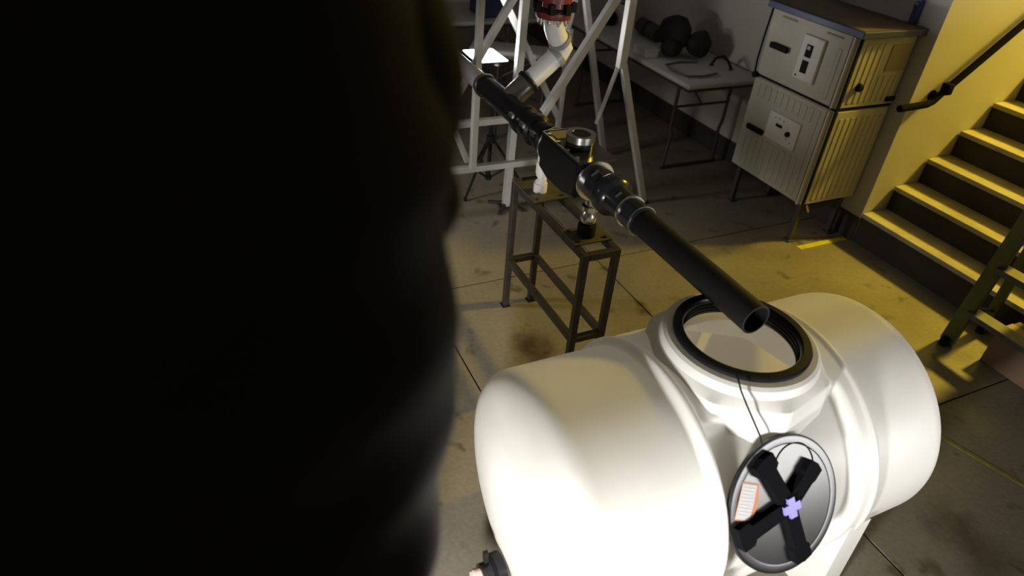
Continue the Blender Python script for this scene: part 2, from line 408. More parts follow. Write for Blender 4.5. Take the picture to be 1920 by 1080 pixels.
MB().lathe([(0, 0.0055), (0.040, 0.0055), (0.040, 0.020), (0.034, 0.026), (0, 0.026)], LC, LN, 32).build('hub', M_rib, lid, 40)
SA = math.radians(-24); so = (-0.134, 0.050)
def stk(pts_): return [(so[0]+p_[0]*math.cos(SA)-p_[1]*math.sin(SA), so[1]+p_[0]*math.sin(SA)+p_[1]*math.cos(SA)) for p_ in pts_]
arc = [(0.031+0.008*math.sin(PI*t/8), -0.054+0.108*t/8) for t in range(9)]
lb = lid_plate(stk([(-0.030, -0.054)] + arc + [(-0.030, 0.054)]), 0.0065, 0.0075).build('warning_sticker', M_orange, lid)
tag(lb, 'white warning sticker with an orange border')
lid_plate(stk([(-0.029, -0.050), (0.023, -0.050), (0.026, 0.0), (0.023, 0.050), (-0.029, 0.050)]), 0.0077, 0.0083).build('sticker_face', M_sticker, lb)
bb = MB()
for k in range(9):
    v = -0.040+k*0.0095; ln_ = 0.042 if k % 3 else 0.030
    bb.prism(stk([(-0.024, v), (-0.024+ln_, v), (-0.024+ln_, v+0.003), (-0.024, v+0.003)]), LC+LN*0.0085, LU, LV, 0.0004)
bb.build('print_line', M_print, lb)
# moulded disc at the upper rim
MB().lathe([(0.072, 0.0065), (0.074, 0.0080), (0.076, 0.0065)], LC + LU*0.045 + LV*0.095, LN, 48).build('moulded_circle', M_lid, lid, 40)

# drain valve on the near end of the tank
dv = thing('drain_valve', 'black drain fitting with a pale cap low on the tank end', 'valve', (0.62, 1.16, 0.13))
VN = Vector((-1, 0, 0)); vo = Vector((0.650, 1.13, 0.135))
MB().lathe([(0.0, 0.0), (0.060, 0.0), (0.060, 0.030), (0.048, 0.036), (0.040, 0.040), (0.040, 0.075), (0.0, 0.075)], vo, VN, 32).build('flange', M_blkgloss, dv, 35)
MB().lathe([(0.0, 0.0755), (0.030, 0.0755), (0.030, 0.098), (0.024, 0.106), (0.0, 0.108)], vo, VN, 24).build('cap', M_iface, dv, 35)
MB().bar(vo+Vector((-0.05, 0.02, 0.035)), vo+Vector((-0.055, 0.02, 0.095)), 0.016, 0.012).build('lever', M_seam, dv)

# ------------------------------------------------------------------ test stand
sd = thing('steel_stand', 'dark brown steel tube stand carrying the black pipe and valve', 'stand', (1.42, 2.28, 0))
SX0, SX1, SY0, SY1, SH = 1.345, 1.497, 1.948, 2.628, 0.745; t_ = 0.030
for sx in (SX0, SX1):
    for sy in (SY0, SY1):
        o = MB().box(sx-t_/2, sx+t_/2, sy-t_/2, sy+t_/2, 0.004, SH, 0.003).build('leg', M_steel_dk, sd)
        MB().box(sx-0.022, sx+0.022, sy-0.022, sy+0.022, 0.0005, 0.0045).build('foot_pad', M_seam, o)
for zz in (SH-t_/2, 0.292):
    for sx in (SX0, SX1): MB().box(sx-t_/2, sx+t_/2, SY0+t_/2, SY1-t_/2, zz-t_/2, zz+t_/2, 0.003).build('rail', M_steel_dk, sd)
    for sy in (SY0, SY1): MB().box(SX0+t_/2, SX1-t_/2, sy-t_/2, sy+t_/2, zz-t_/2, zz+t_/2, 0.003).build('crossbar', M_steel_dk, sd)
def hole_plate(y0, y1):
    bb = MB().box(SX0-0.014, SX1+0.014, y0, y1, SH+0.0005, SH+0.009, 0.002)
    o = bb.build('top_plate', M_plate, sd)
    for dx in (0.012, SX1-SX0-0.012):
        for yy in (y0+0.02, y1-0.02):
            MB().lathe([(0, 0), (0.009, 0), (0.009, 0.007), (0, 0.007)], (SX0+dx, yy, SH+0.009), (0, 0, 1), 6).build('bolt', M_steel_dk, o)
hole_plate(2.01, 2.14); hole_plate(2.40, 2.645)

# ------------------------------------------------------------------ pipe line
PX = 1.405
def PP(y, dx=0.0, dz=0.0): return Vector((PX+dx, y, 1.018+dz))
PA = (PP(2)-PP(1)).normalized()
pipe = thing('pipe_line', 'long black pipe with valve body and couplings emptying over the open tank', 'pipe', (PX, 1.95, 0.75))
def turn(name, mt, prof, parent=pipe, n=40, sm=32, closed=False):
    # prof: (radius, y)
    return MB().lathe([(r, (y-1.0)*1.0) for r, y in prof], PP(1.0), PA, n, closed).build(name, mt, parent, sm)
turn('discharge_pipe', M_blk, [(0.044, 1.10), (0.050, 1.10), (0.050, 1.73), (0.044, 1.73)], closed=True)
sl = turn('clamp_sleeve', M_sleeve, [(0.0505, 1.705), (0.056, 1.705), (0.057, 1.72), (0.057, 1.795), (0.0505, 1.80)])
turn('clamp_ring', M_steel, [(0.0572, 1.788), (0.063, 1.788), (0.063, 1.800), (0.0572, 1.800)], sl, closed=True)
turn('clamp_ring', M_steel, [(0.0572, 1.712), (0.0595, 1.712), (0.0595, 1.718), (0.0572, 1.718)], sl, closed=True)
turn('reducer', M_sleeve, [(0.04, 1.795), (0.056, 1.80), (0.058, 1.86), (0.062, 1.885), (0.076, 1.895), (0.081, 1.905), (0.081, 1.945), (0.076, 1.958), (0.070, 1.965), (0.070, 2.045), (0.04, 2.05)])
turn('flange', M_steel, [(0.03, 2.044), (0.084, 2.044), (0.086, 2.049), (0.086, 2.056), (0.084, 2.060), (0.03, 2.060)])
# hose clamp screws
for yy, rr in ((1.835, 0.058), (2.00, 0.070)):
    MB().bar(PP(yy, -rr*0.75, rr*0.72), PP(yy, -rr*0.35, rr*0.98), 0.012, 0.010).build('clamp_screw', M_steel, pipe)
# valve body: box with chamfered ends, lid plate and coupler
vb = []
b = MB(); sec = [(2.062, 0.060, -0.055, 0.055), (2.085, 0.078, -0.085, 0.075), (2.19, 0.080, -0.105, 0.078), (2.30, 0.080, -0.108, 0.078), (2.385, 0.078, -0.085, 0.078), (2.402, 0.060, -0.055, 0.055)]
rr_ = []
for y, hw, zb, zt in sec:
    c = 0.012
    pts = [(-hw+c, zb), (hw-c, zb), (hw, zb+c), (hw, zt-c), (hw-c, zt), (-hw+c, zt), (-hw, zt-c), (-hw, zb+c)]
    rr_.append([b.bm.verts.new(PP(y, p_[0], p_[1])) for p_ in pts])
for A, B in zip(rr_, rr_[1:]):
    for k in range(8): b.bm.faces.new((A[k], A[(k+1) % 8], B[(k+1) % 8], B[k]))
b.bm.faces.new(rr_[0]); b.bm.faces.new(rr_[-1])
vbody = b.build('valve_body', M_blkgloss, pipe)
bb = MB()
bb.prism([(-0.086, 2.05), (0.086, 2.05), (0.086, 2.375), (-0.086, 2.375)], (PX, 0, PP(2.2).z+0.0785), (1, 0, 0), (0, 1, 0), 0.008)
o = bb.build('cover_plate', M_sleeve, vbody)
MB().box(PX-0.060, PX+0.072, 2.285, 2.36, PP(2.2).z+0.087, PP(2.2).z+0.090).build('name_plate', mat('tan_plate', (0.22, 0.20, 0.165), 0.5), vbody)
for y in (2.09, 2.17, 2.25, 2.33):
    bb = MB(); bb.lathe([(0, 0), (0.010, 0), (0.010, 0.008), (0, 0.008)], (PX-0.074, y, PP(2.2).z+0.087), (0, 0, 1), 6).build('cover_bolt', M_steel, vbody)
MB().bar((PX-0.083, 2.06, PP(2.2).z+0.089), (PX-0.083, 2.37, PP(2.2).z+0.089), 0.006, 0.004).build('edge_strip', M_steel, vbody)
MB().bar((PX-0.08, 2.372, PP(2.2).z+0.089), (PX+0.086, 2.372, PP(2.2).z+0.089), 0.006, 0.004).build('edge_strip', M_steel, vbody)
zc = PP(2.2).z+0.0865
cp = MB().lathe([(0.0, zc), (0.058, zc), (0.058, zc+0.055), (0.0, zc+0.055)], (PX-0.005, 2.195, 0), (0, 0, 1), 40).build('coupler', M_blkgloss, pipe, 35)
MB().lathe([(0.0582, zc+0.030), (0.061, zc+0.030), (0.061, zc+0.058), (0.0582, zc+0.058), (0.040, zc+0.057), (0.040, zc+0.0555), (0.058, zc+0.0555)], (PX-0.005, 2.195, 0), (0, 0, 1), 40).build('coupler_band', M_steel, cp, 35)
turn('flange', M_steel, [(0.03, 2.405), (0.080, 2.405), (0.082, 2.410), (0.080, 2.420), (0.03, 2.420)])
turn('coupling', M_blkgloss, [(0.03, 2.421), (0.056, 2.424), (0.058, 2.45), (0.070, 2.46), (0.070, 2.50), (0.060, 2.51), (0.060, 2.56), (0.074, 2.57), (0.074, 2.61), (0.064, 2.62), (0.064, 2.68), (0.072, 2.69), (0.072, 2.73), (0.060, 2.74), (0.03, 2.745)])
for yy in (2.48, 2.59, 2.71):
    for s_ in (-1, 1):
        MB().bar(PP(yy-0.02, s_*0.070, 0.03), PP(yy+0.02, s_*0.070, 0.03), 0.018, 0.018).build('clamp_bolt', M_steel if s_ < 0 else M_blk, pipe)
turn('tee', M_blkgloss, [(0.03, 2.746), (0.056, 2.75), (0.058, 2.80), (0.056, 3.16), (0.060, 3.165), (0.060, 3.21), (0.055, 3.215), (0.03, 3.216)])
turn('clamp_ring', M_steel, [(0.0605, 3.180), (0.0635, 3.180), (0.0635, 3.195), (0.0605, 3.195)], closed=True)
turn('feed_pipe', M_greypipe, [(0.03, 3.217), (0.048, 3.22), (0.048, 4.75), (0.03, 4.75)])
# inclined branch of the tee and the white elbow above it
B0 = PP(2.93); BD = (Vector((1.70, 2.93, 1.265)) - B0).normalized()
bl = (Vector((1.70, 2.93, 1.265)) - B0).length
MB().lathe([(0.05, 0.03), (0.056, 0.05), (0.056, 0.135), (0.062, 0.14), (0.062, 0.165), (0.052, 0.17)], B0, BD, 32).build('branch_sleeve', M_olive, pipe, 35)
MB().lathe([(0.0625, 0.142), (0.066, 0.142), (0.066, 0.160), (0.0625, 0.160)], B0, BD, 32, closed=True).build('clamp_ring', M_seam, pipe, 35)
e0 = B0+BD*0.15
pts = [e0, B0+BD*(bl-0.10), B0+BD*(bl-0.06)]
jj = B0+BD*(bl-0.055)
MB().tube(pts, 0.047, 24).build('branch_pipe', M_pvc, pipe, 40)
el = [jj, jj+BD*0.03, Vector((1.690, 2.935, 1.268)), Vector((1.688, 2.94, 1.290))]
MB().tube([jj-BD*0.005, jj+BD*0.025, jj+BD*0.05+Vector((0, 0, 0.012)), Vector((1.683, 2.93, 1.288)), Vector((1.665, 2.925, 1.315)), Vector((1.638, 2.915, 1.345)), Vector((1.618, 2.905, 1.38)), Vector((1.608, 2.90, 1.42)), Vector((1.605, 2.90, 1.455))], [0.047, 0.0475, 0.048, 0.048, 0.048, 0.048, 0.048, 0.047, 0.047], 24).build('elbow', M_pvc, pipe, 40)
rd = (Vector((1.638, 2.915, 1.345))-Vector((1.683, 2.93, 1.288))).normalized()
MB().lathe([(0.049, -0.012), (0.056, -0.012), (0.056, 0.012), (0.049, 0.012)], Vector((1.668, 2.926, 1.311)), rd, 32, closed=True).build('joint_ring', M_greypipe, pipe, 40)
MB().lathe([(0.048, -0.008), (0.0545, -0.008), (0.0545, 0.020), (0.048, 0.020)], jj, BD, 32, closed=True).build('joint_ring', M_greypipe, pipe, 40)
fv = MB().lathe([(0.03, 1.430), (0.082, 1.430), (0.084, 1.434), (0.084, 1.458), (0.074, 1.460), (0.074, 1.500), (0.082, 1.502), (0.082, 1.535), (0.05, 1.537)], (1.605, 2.90, 0), (0, 0, 1), 40).build('flange_joint', M_red, pipe, 35)
MB().lathe([(0.0745, 1.463), (0.080, 1.463), (0.080, 1.478), (0.0745, 1.478)], (1.605, 2.90, 0), (0, 0, 1), 40, closed=True).build('gasket_band', M_seam, fv, 35)
for k in range(10):
    a = 2*PI*k/10+0.2; cx, cy = 1.605+0.071*math.cos(a), 2.90+0.071*math.sin(a)
    MB().lathe([(0, 1.402), (0.006, 1.402), (0.006, 1.412), (0.011, 1.414), (0.011, 1.429), (0.006, 1.4295), (0.006, 1.55), (0, 1.55)], (cx, cy, 0), (0, 0, 1), 8).build('flange_bolt', M_steel, fv)
for k in range(7):
    a = 2*PI*k/7+0.5
    MB().box(1.605+0.088*math.cos(a)-0.014, 1.605+0.088*math.cos(a)+0.014, 2.90+0.088*math.sin(a)-0.014, 2.90+0.088*math.sin(a)+0.014, 1.455, 1.50, 0.003).build('clamp_lug', M_seam, fv)
MB().lathe([(0.03, 1.518), (0.047, 1.518), (0.047, 2.6), (0.03, 2.6)], (1.605, 2.90, 0), (0, 0, 1), 32).build('riser_pipe', M_pvc, pipe, 35)
# two small drain stubs down to the stand plates
zp = SH+0.0095
s1 = MB().lathe([(0.0, 0.957), (0.026, 0.957), (0.026, 0.905), (0.030, 0.903), (0.030, 0.850), (0.026, 0.848), (0.026, 0.800), (0.032, 0.798), (0.032, zp), (0.0, zp)], (PX, 2.49, 0), (0, 0, 1), 28).build('drain_stub', M_pvc, pipe, 35)
MB().box(PX-0.10, PX+0.035, 2.482, 2.498, 0.822, 0.834, 0.003).build('lever', M_seam, s1)
s2 = MB().lathe([(0.0, 0.972), (0.024, 0.972), (0.024, 0.90), (0.036, 0.895), (0.036, 0.875), (0.026, 0.868), (0.033, 0.855), (0.036, 0.835), (0.030, 0.815), (0.0, 0.81)], (PX+0.012, 2.075, 0), (0, 0, 1), 28).build('drain_stub', M_steel, pipe, 35)
MB().lathe([(0.0, 0.8095), (0.036, 0.8095), (0.040, 0.80), (0.040, zp), (0.0, zp)], (PX+0.012, 2.075, 0), (0, 0, 1), 28).build('stub_cup', M_seam, s2, 35)

# ------------------------------------------------------------------ tower of grey bars
tw = thing('bar_tower', 'tall frame of grey square bars around the white elbow pipe', 'frame', (2.1, 3.6, 0))
def tbar(a, b_, wd=0.042, name='bar', mt=M_alu):
    return MB().bar(a, b_, wd, wd, bev=0.004).build(name, mt, tw)
tbar((1.805, 3.645, 0.012), (1.835, 3.64, 2.3), 0.046, 'post')
MB().box(1.76, 1.85, 3.60, 3.69, 0.0005, 0.012, 0.002).build('foot_plate', M_steel_dk, tw)
for k in range(4):
    a = PI/4+k*PI/2
    MB().bar((1.805+0.03*math.cos(a), 3.645+0.03*math.sin(a), 0.03), (1.805+0.13*math.cos(a), 3.645+0.13*math.sin(a), 0.008), 0.022, 0.014).build('foot_toe', M_steel_dk, tw)
tbar((0.95, 3.64, 0.325), (2.06, 3.60, 0.338), 0.040, 'crossbar')
tbar((0.95, 3.64, 0.625), (1.78, 3.64, 0.628), 0.040, 'crossbar')
tbar((1.528, 3.60, 0.345), (1.545, 3.62, 2.3), 0.040, 'post')
tbar((1.39, 3.69, 0.70), (1.84, 3.69, 1.445), 0.040, 'brace')
tbar((1.42, 3.69, 0.60), (1.53, 3.69, 0.345), 0.034, 'brace')
tbar((1.84, 4.20, 1.39), (2.46, 4.20, 0.355), 0.040, 'brace')
tbar((2.42, 3.36, 1.68), (1.80, 3.32, 0.72), 0.044, 'brace')
tbar((2.395, 3.42, 0.98), (2.385, 3.42, 2.3), 0.050, 'post')
tbar((2.405, 3.42, 1.01), (2.775, 3.42, 0.012), 0.040, 'splayed_leg')
tbar((2.395, 3.44, 1.00), (2.335, 3.50, 0.60), 0.024, 'strut')
tbar((2.50, 4.20, 1.40), (2.915, 4.20, 0.012), 0.042, 'splayed_leg')
tbar((2.52, 4.22, 1.4), (2.42, 4.22, 0.80), 0.042, 'post')
tbar((2.46, 4.20, 0.012), (2.47, 4.20, 1.0), 0.036, 'post')
tbar((1.545, 3.64, 2.28), (2.40, 3.42, 2.28), 0.046, 'top_bar')
tbar((1.545, 3.64, 2.28), (1.80, 4.2, 2.28), 0.046, 'top_bar')
tbar((2.39, 3.42, 2.28), (2.47, 4.2, 2.28), 0.046, 'top_bar')
tbar((2.47, 4.2, 2.28), (1.80, 4.2, 2.28), 0.046, 'top_bar')
tbar((1.82, 4.2, 1.36), (1.80, 4.2, 2.28), 0.042, 'post')
tbar((2.51, 4.2, 1.36), (2.47, 4.2, 2.28), 0.042, 'post')
for c in ((2.775, 3.42), (2.915, 4.20), (2.46, 4.20)):
    MB().box(c[0]-0.035, c[0]+0.035, c[1]-0.03, c[1]+0.03, 0.0005, 0.012, 0.002).build('foot_plate', M_steel_dk, tw)

# ------------------------------------------------------------------ tripod lamp
tl = thing('work_lamp', 'bright white lit work lamp panel on a black tripod stand', 'lamp', (1.80, 3.95, 0))
MB().tube([(1.80, 3.95, 0.07), (1.80, 3.95, 0.60)], 0.014, 12).build('pole', M_seam, tl, 40)
MB().tube([(1.80, 3.95, 0.60), (1.74, 3.955, 0.894)], 0.010, 12).build('pole', M_seam, tl, 40)
MB().lathe([(0, 0.34), (0.028, 0.34), (0.028, 0.39), (0, 0.39)], (1.80, 3.95, 0), (0, 0, 1), 16).build('hub', M_seam, tl)
MB().lathe([(0, 0.065), (0.022, 0.065), (0.022, 0.095), (0, 0.095)], (1.80, 3.95, 0), (0, 0, 1), 16).build('collar', M_seam, tl)
for a in (212, 332, 92):
    a = math.radians(a); ex, ey = 1.80+0.27*math.cos(a), 3.95+0.27*math.sin(a)
    o = MB().tube([(1.80+0.02*math.cos(a), 3.95+0.02*math.sin(a), 0.365), (ex, ey, 0.012)], 0.009, 10).build('leg', M_seam, tl, 40)
    MB().lathe([(0, 0.0005), (0.013, 0.0005), (0.013, 0.025), (0, 0.025)], (ex, ey, 0), (0, 0, 1), 12).build('rubber_foot', M_seam, o)
    MB().tube([(1.80+0.015*math.cos(a), 3.95+0.015*math.sin(a), 0.08), (1.80+0.15*math.cos(a), 3.95+0.15*math.sin(a), 0.185)], 0.007, 8).build('brace', M_seam, tl, 40)
MB().box(1.615, 1.835, 3.81, 4.08, 0.895, 0.930, 0.006).build('lamp_housing', M_seam, tl)
MB().box(1.623, 1.827, 3.818, 4.072, 0.9305, 0.935).build('lit_panel', M_panel, tl)

# ------------------------------------------------------------------ cabinet
CX, CY0, CY1 = 3.392, 2.634, 3.312
cb = thing('control_cabinet', 'tall ribbed grey cabinet with blue-rimmed brown top standing by the wall', 'cabinet', (3.63, 2.97, 0))
def flutes(face, lo, hi, z0, z1, n, skip=None):
    bb = MB()
    for k in range(n):
        c = lo+(k+0.5)*(hi-lo)/n; hw = (hi-lo)/n*0.30
        segs = [(z0, z1)]
        if skip and skip[0]-hw < c < skip[1]+hw: segs = [(z0, skip[2]), (skip[3], z1)]
        for a_, b_ in segs:
            if b_-a_ < 0.03: continue
            if face == 'front': bb.box(CX-0.0075, CX-0.0035, c-hw, c+hw, a_, b_, 0.003)
            else: bb.box(c-hw, c+hw, CY0-0.0075, CY0-0.0035, a_, b_, 0.003)
    return bb
for nm, z0, z1 in (('lower_body', 0.288, 0.908), ('upper_body', 0.920, 1.330)):
    MB().box(CX+0.004, XW-0.02, CY0+0.004, CY1, z0, z1, 0.004).build(nm, M_cab, cb)
    d1 = MB().box(CX-0.004, CX+0.0035, CY0+0.048, CY1-0.006, z0+0.006, z1-0.006, 0.003).build('door', M_cab, cb)
    d2 = MB().box(CX+0.03, XW-0.03, CY0-0.004, CY0+0.0035, z0+0.006, z1-0.006, 0.003).build('side_panel', M_cab, cb)
    MB().bar((CX-0.004, CY0+0.022, z0+0.004), (CX-0.004, CY0+0.022, z1-0.004), 0.034, 0.010).build('corner_strip', mat('pale_corner_strip', (0.60, 0.58, 0.50), 0.5), cb)
    MB().bar((CX+0.014, CY0-0.002, z0+0.002), (CX+0.014, CY0-0.002, z1-0.002), 0.012, 0.008).build('corner_seal', M_seam, cb)
    if nm == 'lower_body':
        flutes('front', CY0+0.075, CY1-0.03, z0+0.03, z1-0.03, 11, (2.80, 3.26, 0.55, 0.79)).build('flutes', M_cab, d1)
        flutes('side', CX+0.055, XW-0.05, z0+0.03, z1-0.05, 8).build('flutes', M_cab, d2)
    else:
        flutes('front', CY0+0.075, CY1-0.03, z0+0.03, z1-0.09, 11, (2.80, 3.27, 0.95, 1.28)).build('flutes', M_cab, d1)
        flutes('side', CX+0.055, XW-0.05, z0+0.03, z1-0.04, 8, (3.64, 3.87, 1.10, 1.30)).build('flutes', M_cab, d2)
    hz = 0.591 if nm == 'lower_body' else 1.125
    h_ = MB().box(CX-0.030, CX-0.012, 3.095, 3.245, hz-0.018, hz+0.018, 0.006); h_.box(CX-0.012, CX-0.003, 3.12, 3.16, hz-0.012, hz+0.012)
    tag(h_.build('handle', M_seam, d1), 'black door handle')
MB().box(CX-0.001, XW-0.022, CY0-0.001, CY1-0.001, 0.9085, 0.9195).build('seam', M_seam, cb)
tp_ = MB().box(CX-0.035, XW-0.01, CY0-0.04, CY1+0.03, 1.3305, 1.368, 0.004).build('top_rim', M_cabblue, cb)
MB().box(CX-0.020, XW-0.022, CY0-0.026, CY1+0.016, 1.3682, 1.3705).build('top_sheet', M_cabtop, tp_)
pu = MB().box(CX-0.018, CX-0.0042, 2.838, 3.005, 0.998, 1.255, 0.004).build('switch_plate', M_label, cb)
MB().box(CX-0.021, CX-0.0182, 2.842, 2.900, 1.005, 1.25, 0.002).build('plate_ridge', M_label, pu)
for zz in (1.172, 1.080):
    o = MB().box(CX-0.023, CX-0.0182, 2.912, 2.960, zz-0.038, zz+0.034, 0.003).build('switch', M_seam, pu)
MB().box(CX-0.029, CX-0.0232, 2.924, 2.948, 1.178, 1.20, 0.003).build('toggle', M_print, pu)
MB().box(CX-0.0195, CX-0.0182, 2.975, 2.988, 1.012, 1.022).build('print_mark', M_seam, pu)
pl_ = MB().box(CX-0.016, CX-0.0042, 2.819, 3.086, 0.580, 0.755, 0.003).build('control_plate', M_label, cb)
MB().box(CX-0.0205, CX-0.0162, 2.955, 3.010, 0.677, 0.696, 0.002).build('slot', M_seam, pl_)
MB().lathe([(0, 0), (0.017, 0), (0.015, 0.016), (0, 0.018)], (CX-0.0162, 2.893, 0.665), (-1, 0, 0), 20).build('knob', M_seam, pl_)
for yy, zz in ((3.03, 0.725), (2.995, 0.728), (2.955, 0.728), (2.86, 0.62), (2.90, 0.63)):
    MB().lathe([(0, 0), (0.007, 0), (0.006, 0.004), (0, 0.004)], (CX-0.0162, yy, zz), (-1, 0, 0), 12).build('pilot_light', M_print, pl_)
MB().lathe([(0, 0), (0.024, 0), (0.024, 0.02), (0.018, 0.028), (0, 0.030)], (3.506, CY0-0.0042, 1.049), (0, -1, 0), 24).build('knob', M_seam, cb, 35)
MB().box(3.672, 3.838, CY0-0.010, CY0-0.0042, 1.128, 1.282, 0.002).build('vent', M_vent, cb)
MB().box(3.78, 3.85, CY0-0.022, CY0-0.0042, 0.945, 0.972, 0.004).build('latch', M_seam, cb)
for yy in (3.16, 2.80):
    MB().box(CX-0.010, CX-0.0042, yy-0.06, yy+0.06, 1.292, 1.302, 0.002).build('louvre', M_vent, cb)
for xx_ in (CX+0.055, XW-0.08):
    for yy in (CY0+0.04, CY1-0.05):
        o = MB().box(xx_-0.016, xx_+0.016, yy-0.016, yy+0.016, 0.012, 0.2875, 0.003).build('leg', M_tleg, cb)
        MB().box(xx_-0.03, xx_+0.03, yy-0.03, yy+0.03, 0.0005, 0.0118, 0.002).build('foot_plate', M_tleg, o)
MB().box(CX+0.05, XW-0.08, CY0+0.03, CY0+0.05, 0.22, 0.26, 0.003).build('leg_brace', M_tleg, cb)
MB().bar((CX+0.075, CY0+0.02, 0.275), (CX+0.10, CY0+0.01, 0.225), 0.022, 0.012).build('hook', M_steel, cb)
MB().tube([(CX-0.006, CY1+0.004, 1.33), (CX-0.012, CY1+0.010, 1.15), (CX-0.012, CY1+0.012, 1.0), (CX-0.010, CY1+0.006, 0.93)], 0.006, 8).build('cable', M_seam, cb, 40)
MB().lathe([(0, 0), (0.020, 0), (0.020, 0.02), (0, 0.02)], (CX-0.005, CY1-0.006, 0.915), (-1, 0, 0), 16).build('cable_gland', M_seam, cb)
wb = thing('wall_bracket', 'dark blue upright bracket on the wall above the cabinet corner', 'bracket', (3.87, 2.70, 1.42))
MB().box(3.845, 3.8795, 2.685, 2.725, 1.372, 1.50, 0.004).build('bracket_plate', M_cabblue, wb)
MB().box(3.83, 3.8445, 2.69, 2.72, 1.46, 1.49, 0.003).build('bracket_tip', M_cabblue, wb)

# ------------------------------------------------------------------ folding tables
def folding_table(name, label, x0, x1, y0, y1, h=0.74, along='y'):
    t = thing(name, label, 'table', ((x0+x1)/2, (y0+y1)/2, 0))
    MB().box(x0, x1, y0, y1, h-0.035, h, 0.012).build('tabletop', M_table, t, 50)
    MB().box(x0+0.02, x1-0.02, y0+0.02, y1-0.02, h-0.06, h-0.0355, 0.004).build('apron', M_tleg, t)
    if along == 'y':
        ends = [(y0+0.22, 1), (y1-0.22, -1)]
        for ye, s_ in ends:
            for xx_ in (x0+0.10, x1-0.10):
                MB().tube([(xx_, ye, h-0.061), (xx_, ye, 0.35), (xx_+(0.02 if xx_ < (x0+x1)/2 else -0.02), ye, 0.28), (xx_, ye, 0.02)], 0.013, 10).build('leg', M_tleg, t, 40)
            MB().tube([(x0+0.10, ye, 0.50), (x1-0.10, ye, 0.50)], 0.010, 8).build('leg_brace', M_tleg, t, 40)
            MB().tube([(x0+0.08, ye, 0.013), (x1-0.08, ye, 0.013)], 0.0125, 8).build('foot_bar', M_tleg, t, 40)
            MB().tube([((x0+x1)/2, ye, 0.50), ((x0+x1)/2, ye+s_*0.32, h-0.061)], 0.007, 8).build('strut', M_tleg, t, 40)
    else:
        for xe, s_ in ((x0+0.22, 1), (x1-0.22, -1)):
            for yy in (y0+0.10, y1-0.10):
                MB().tube([(xe, yy, h-0.061), (xe, yy, 0.02)], 0.013, 10).build('leg', M_tleg, t, 40)
            MB().tube([(xe, y0+0.10, 0.50), (xe, y1-0.10, 0.50)], 0.010, 8).build('leg_brace', M_tleg, t, 40)
            MB().tube([(xe, y0+0.08, 0.013), (xe, y1-0.08, 0.013)], 0.0125, 8).build('foot_bar', M_tleg, t, 40)
            MB().tube([(xe, (y0+y1)/2, 0.50), (xe+s_*0.32, (y0+y1)/2, h-0.061)], 0.007, 8).build('strut', M_tleg, t, 40)
    return t
folding_table('folding_table', 'white folding table along the wall left of the cabinet', 3.145, 3.84, 3.64, 5.47)
folding_table('folding_table', 'white folding table in the dark far behind the lit lamp', 1.0, 2.85, 5.44, 6.10, along='x')
bn = folding_table('narrow_bench', 'narrow white bench turned askew between the lamp and the far table', 1.95, 2.75, 4.53, 4.78, along='x')
bn.rotation_euler = (0, 0, math.radians(-30))

def blob(mb, c, r, n=3, jit=0.06, sq=(1, 1, 1)):
    res = bmesh.ops.create_icosphere(mb.bm, subdivisions=n, radius=1.0)
    ph_ = [random.uniform(0, 6) for _ in range(6)]
    for v in res['verts']:
        d = v.co.copy(); k = 1+jit*(math.sin(5*d.x+ph_[0])+math.sin(6*d.y+ph_[1])+math.sin(7*d.z+ph_[2]))
        v.co = Vector(c)+Vector((d.x*r*sq[0]*k, d.y*r*sq[1]*k, d.z*r*sq[2]*k))
TT = 0.7405
bg = thing('black_bag', 'lumpy black equipment bag on the white table by the wall', 'bag', (3.52, 4.33, TT))
b = MB(); blob(b, (3.50, 4.36, TT+0.148), 0.125, 3, 0.05, (1, 1.25, 1)); b.build('bag_body', M_black_cloth, bg, 60)
b = MB(); blob(b, (3.60, 4.17, TT+0.112), 0.095, 3, 0.05, (1, 1.1, 1)); b.build('side_pocket', M_black_cloth, bg, 60)
b = MB(); blob(b, (3.40, 4.24, TT+0.072), 0.075, 3, 0.05, (1, 1.2, 0.8)); b.build('front_pocket', M_black_cloth, bg, 60)
MB().tube([(3.52, 4.46, TT+0.22), (3.53, 4.40, TT+0.262), (3.54, 4.30, TT+0.262), (3.55, 4.24, TT+0.20)], 0.012, 10).build('carry_strap', M_black_cloth, bg, 50)
rl = thing('rolled_mat', 'dark grey roll lying behind the black bag on the table', 'roll', (3.56, 4.78, TT+0.06))
MB().lathe([(0.02, -0.16), (0.058, -0.16), (0.062, -0.15), (0.062, 0.15), (0.058, 0.16), (0.02, 0.16)], (3.56, 4.76, TT+0.064), (0.1, 1, 0), 28, closed=True).build('roll_body', mat('dark_grey_foam', (0.035, 0.034, 0.033), 0.8), rl, 40)
MB().lathe([(0.0625, -0.012), (0.0645, -0.012), (0.0645, 0.012), (0.0625, 0.012)], (3.56, 4.76, TT+0.064), (0.1, 1, 0), 28, closed=True).build('roll_band', M_seam, rl, 40)
wr = thing('white_roll', 'pale cylinder with dark end standing at the far end of the wall table', 'roll', (3.60, 5.22, TT))
MB().lathe([(0, 0.0), (0.085, 0.0), (0.085, 0.15), (0.08, 0.158), (0.03, 0.158), (0.03, 0.10), (0, 0.10)], (3.60, 5.22, TT+0.0005), (0, 0, 1), 28).build('roll_body', M_label, wr, 35)
MB().lathe([(0.031, 0.10), (0.05, 0.159), (0.031, 0.166)], (3.60, 5.22, TT), (0, 0, 1), 24).build('core', M_seam, wr, 35)
sp = thing('speaker_driver', 'round black object beside the pale cylinder on the far table end', 'equipment', (3.45, 5.25, TT))
MB().lathe([(0, 0), (0.075, 0), (0.085, 0.03), (0.085, 0.06), (0.06, 0.10), (0.0, 0.105)], (3.43, 5.22, TT+0.0005), (0, 0, 1), 28).build('driver_body', M_seam, sp, 35)
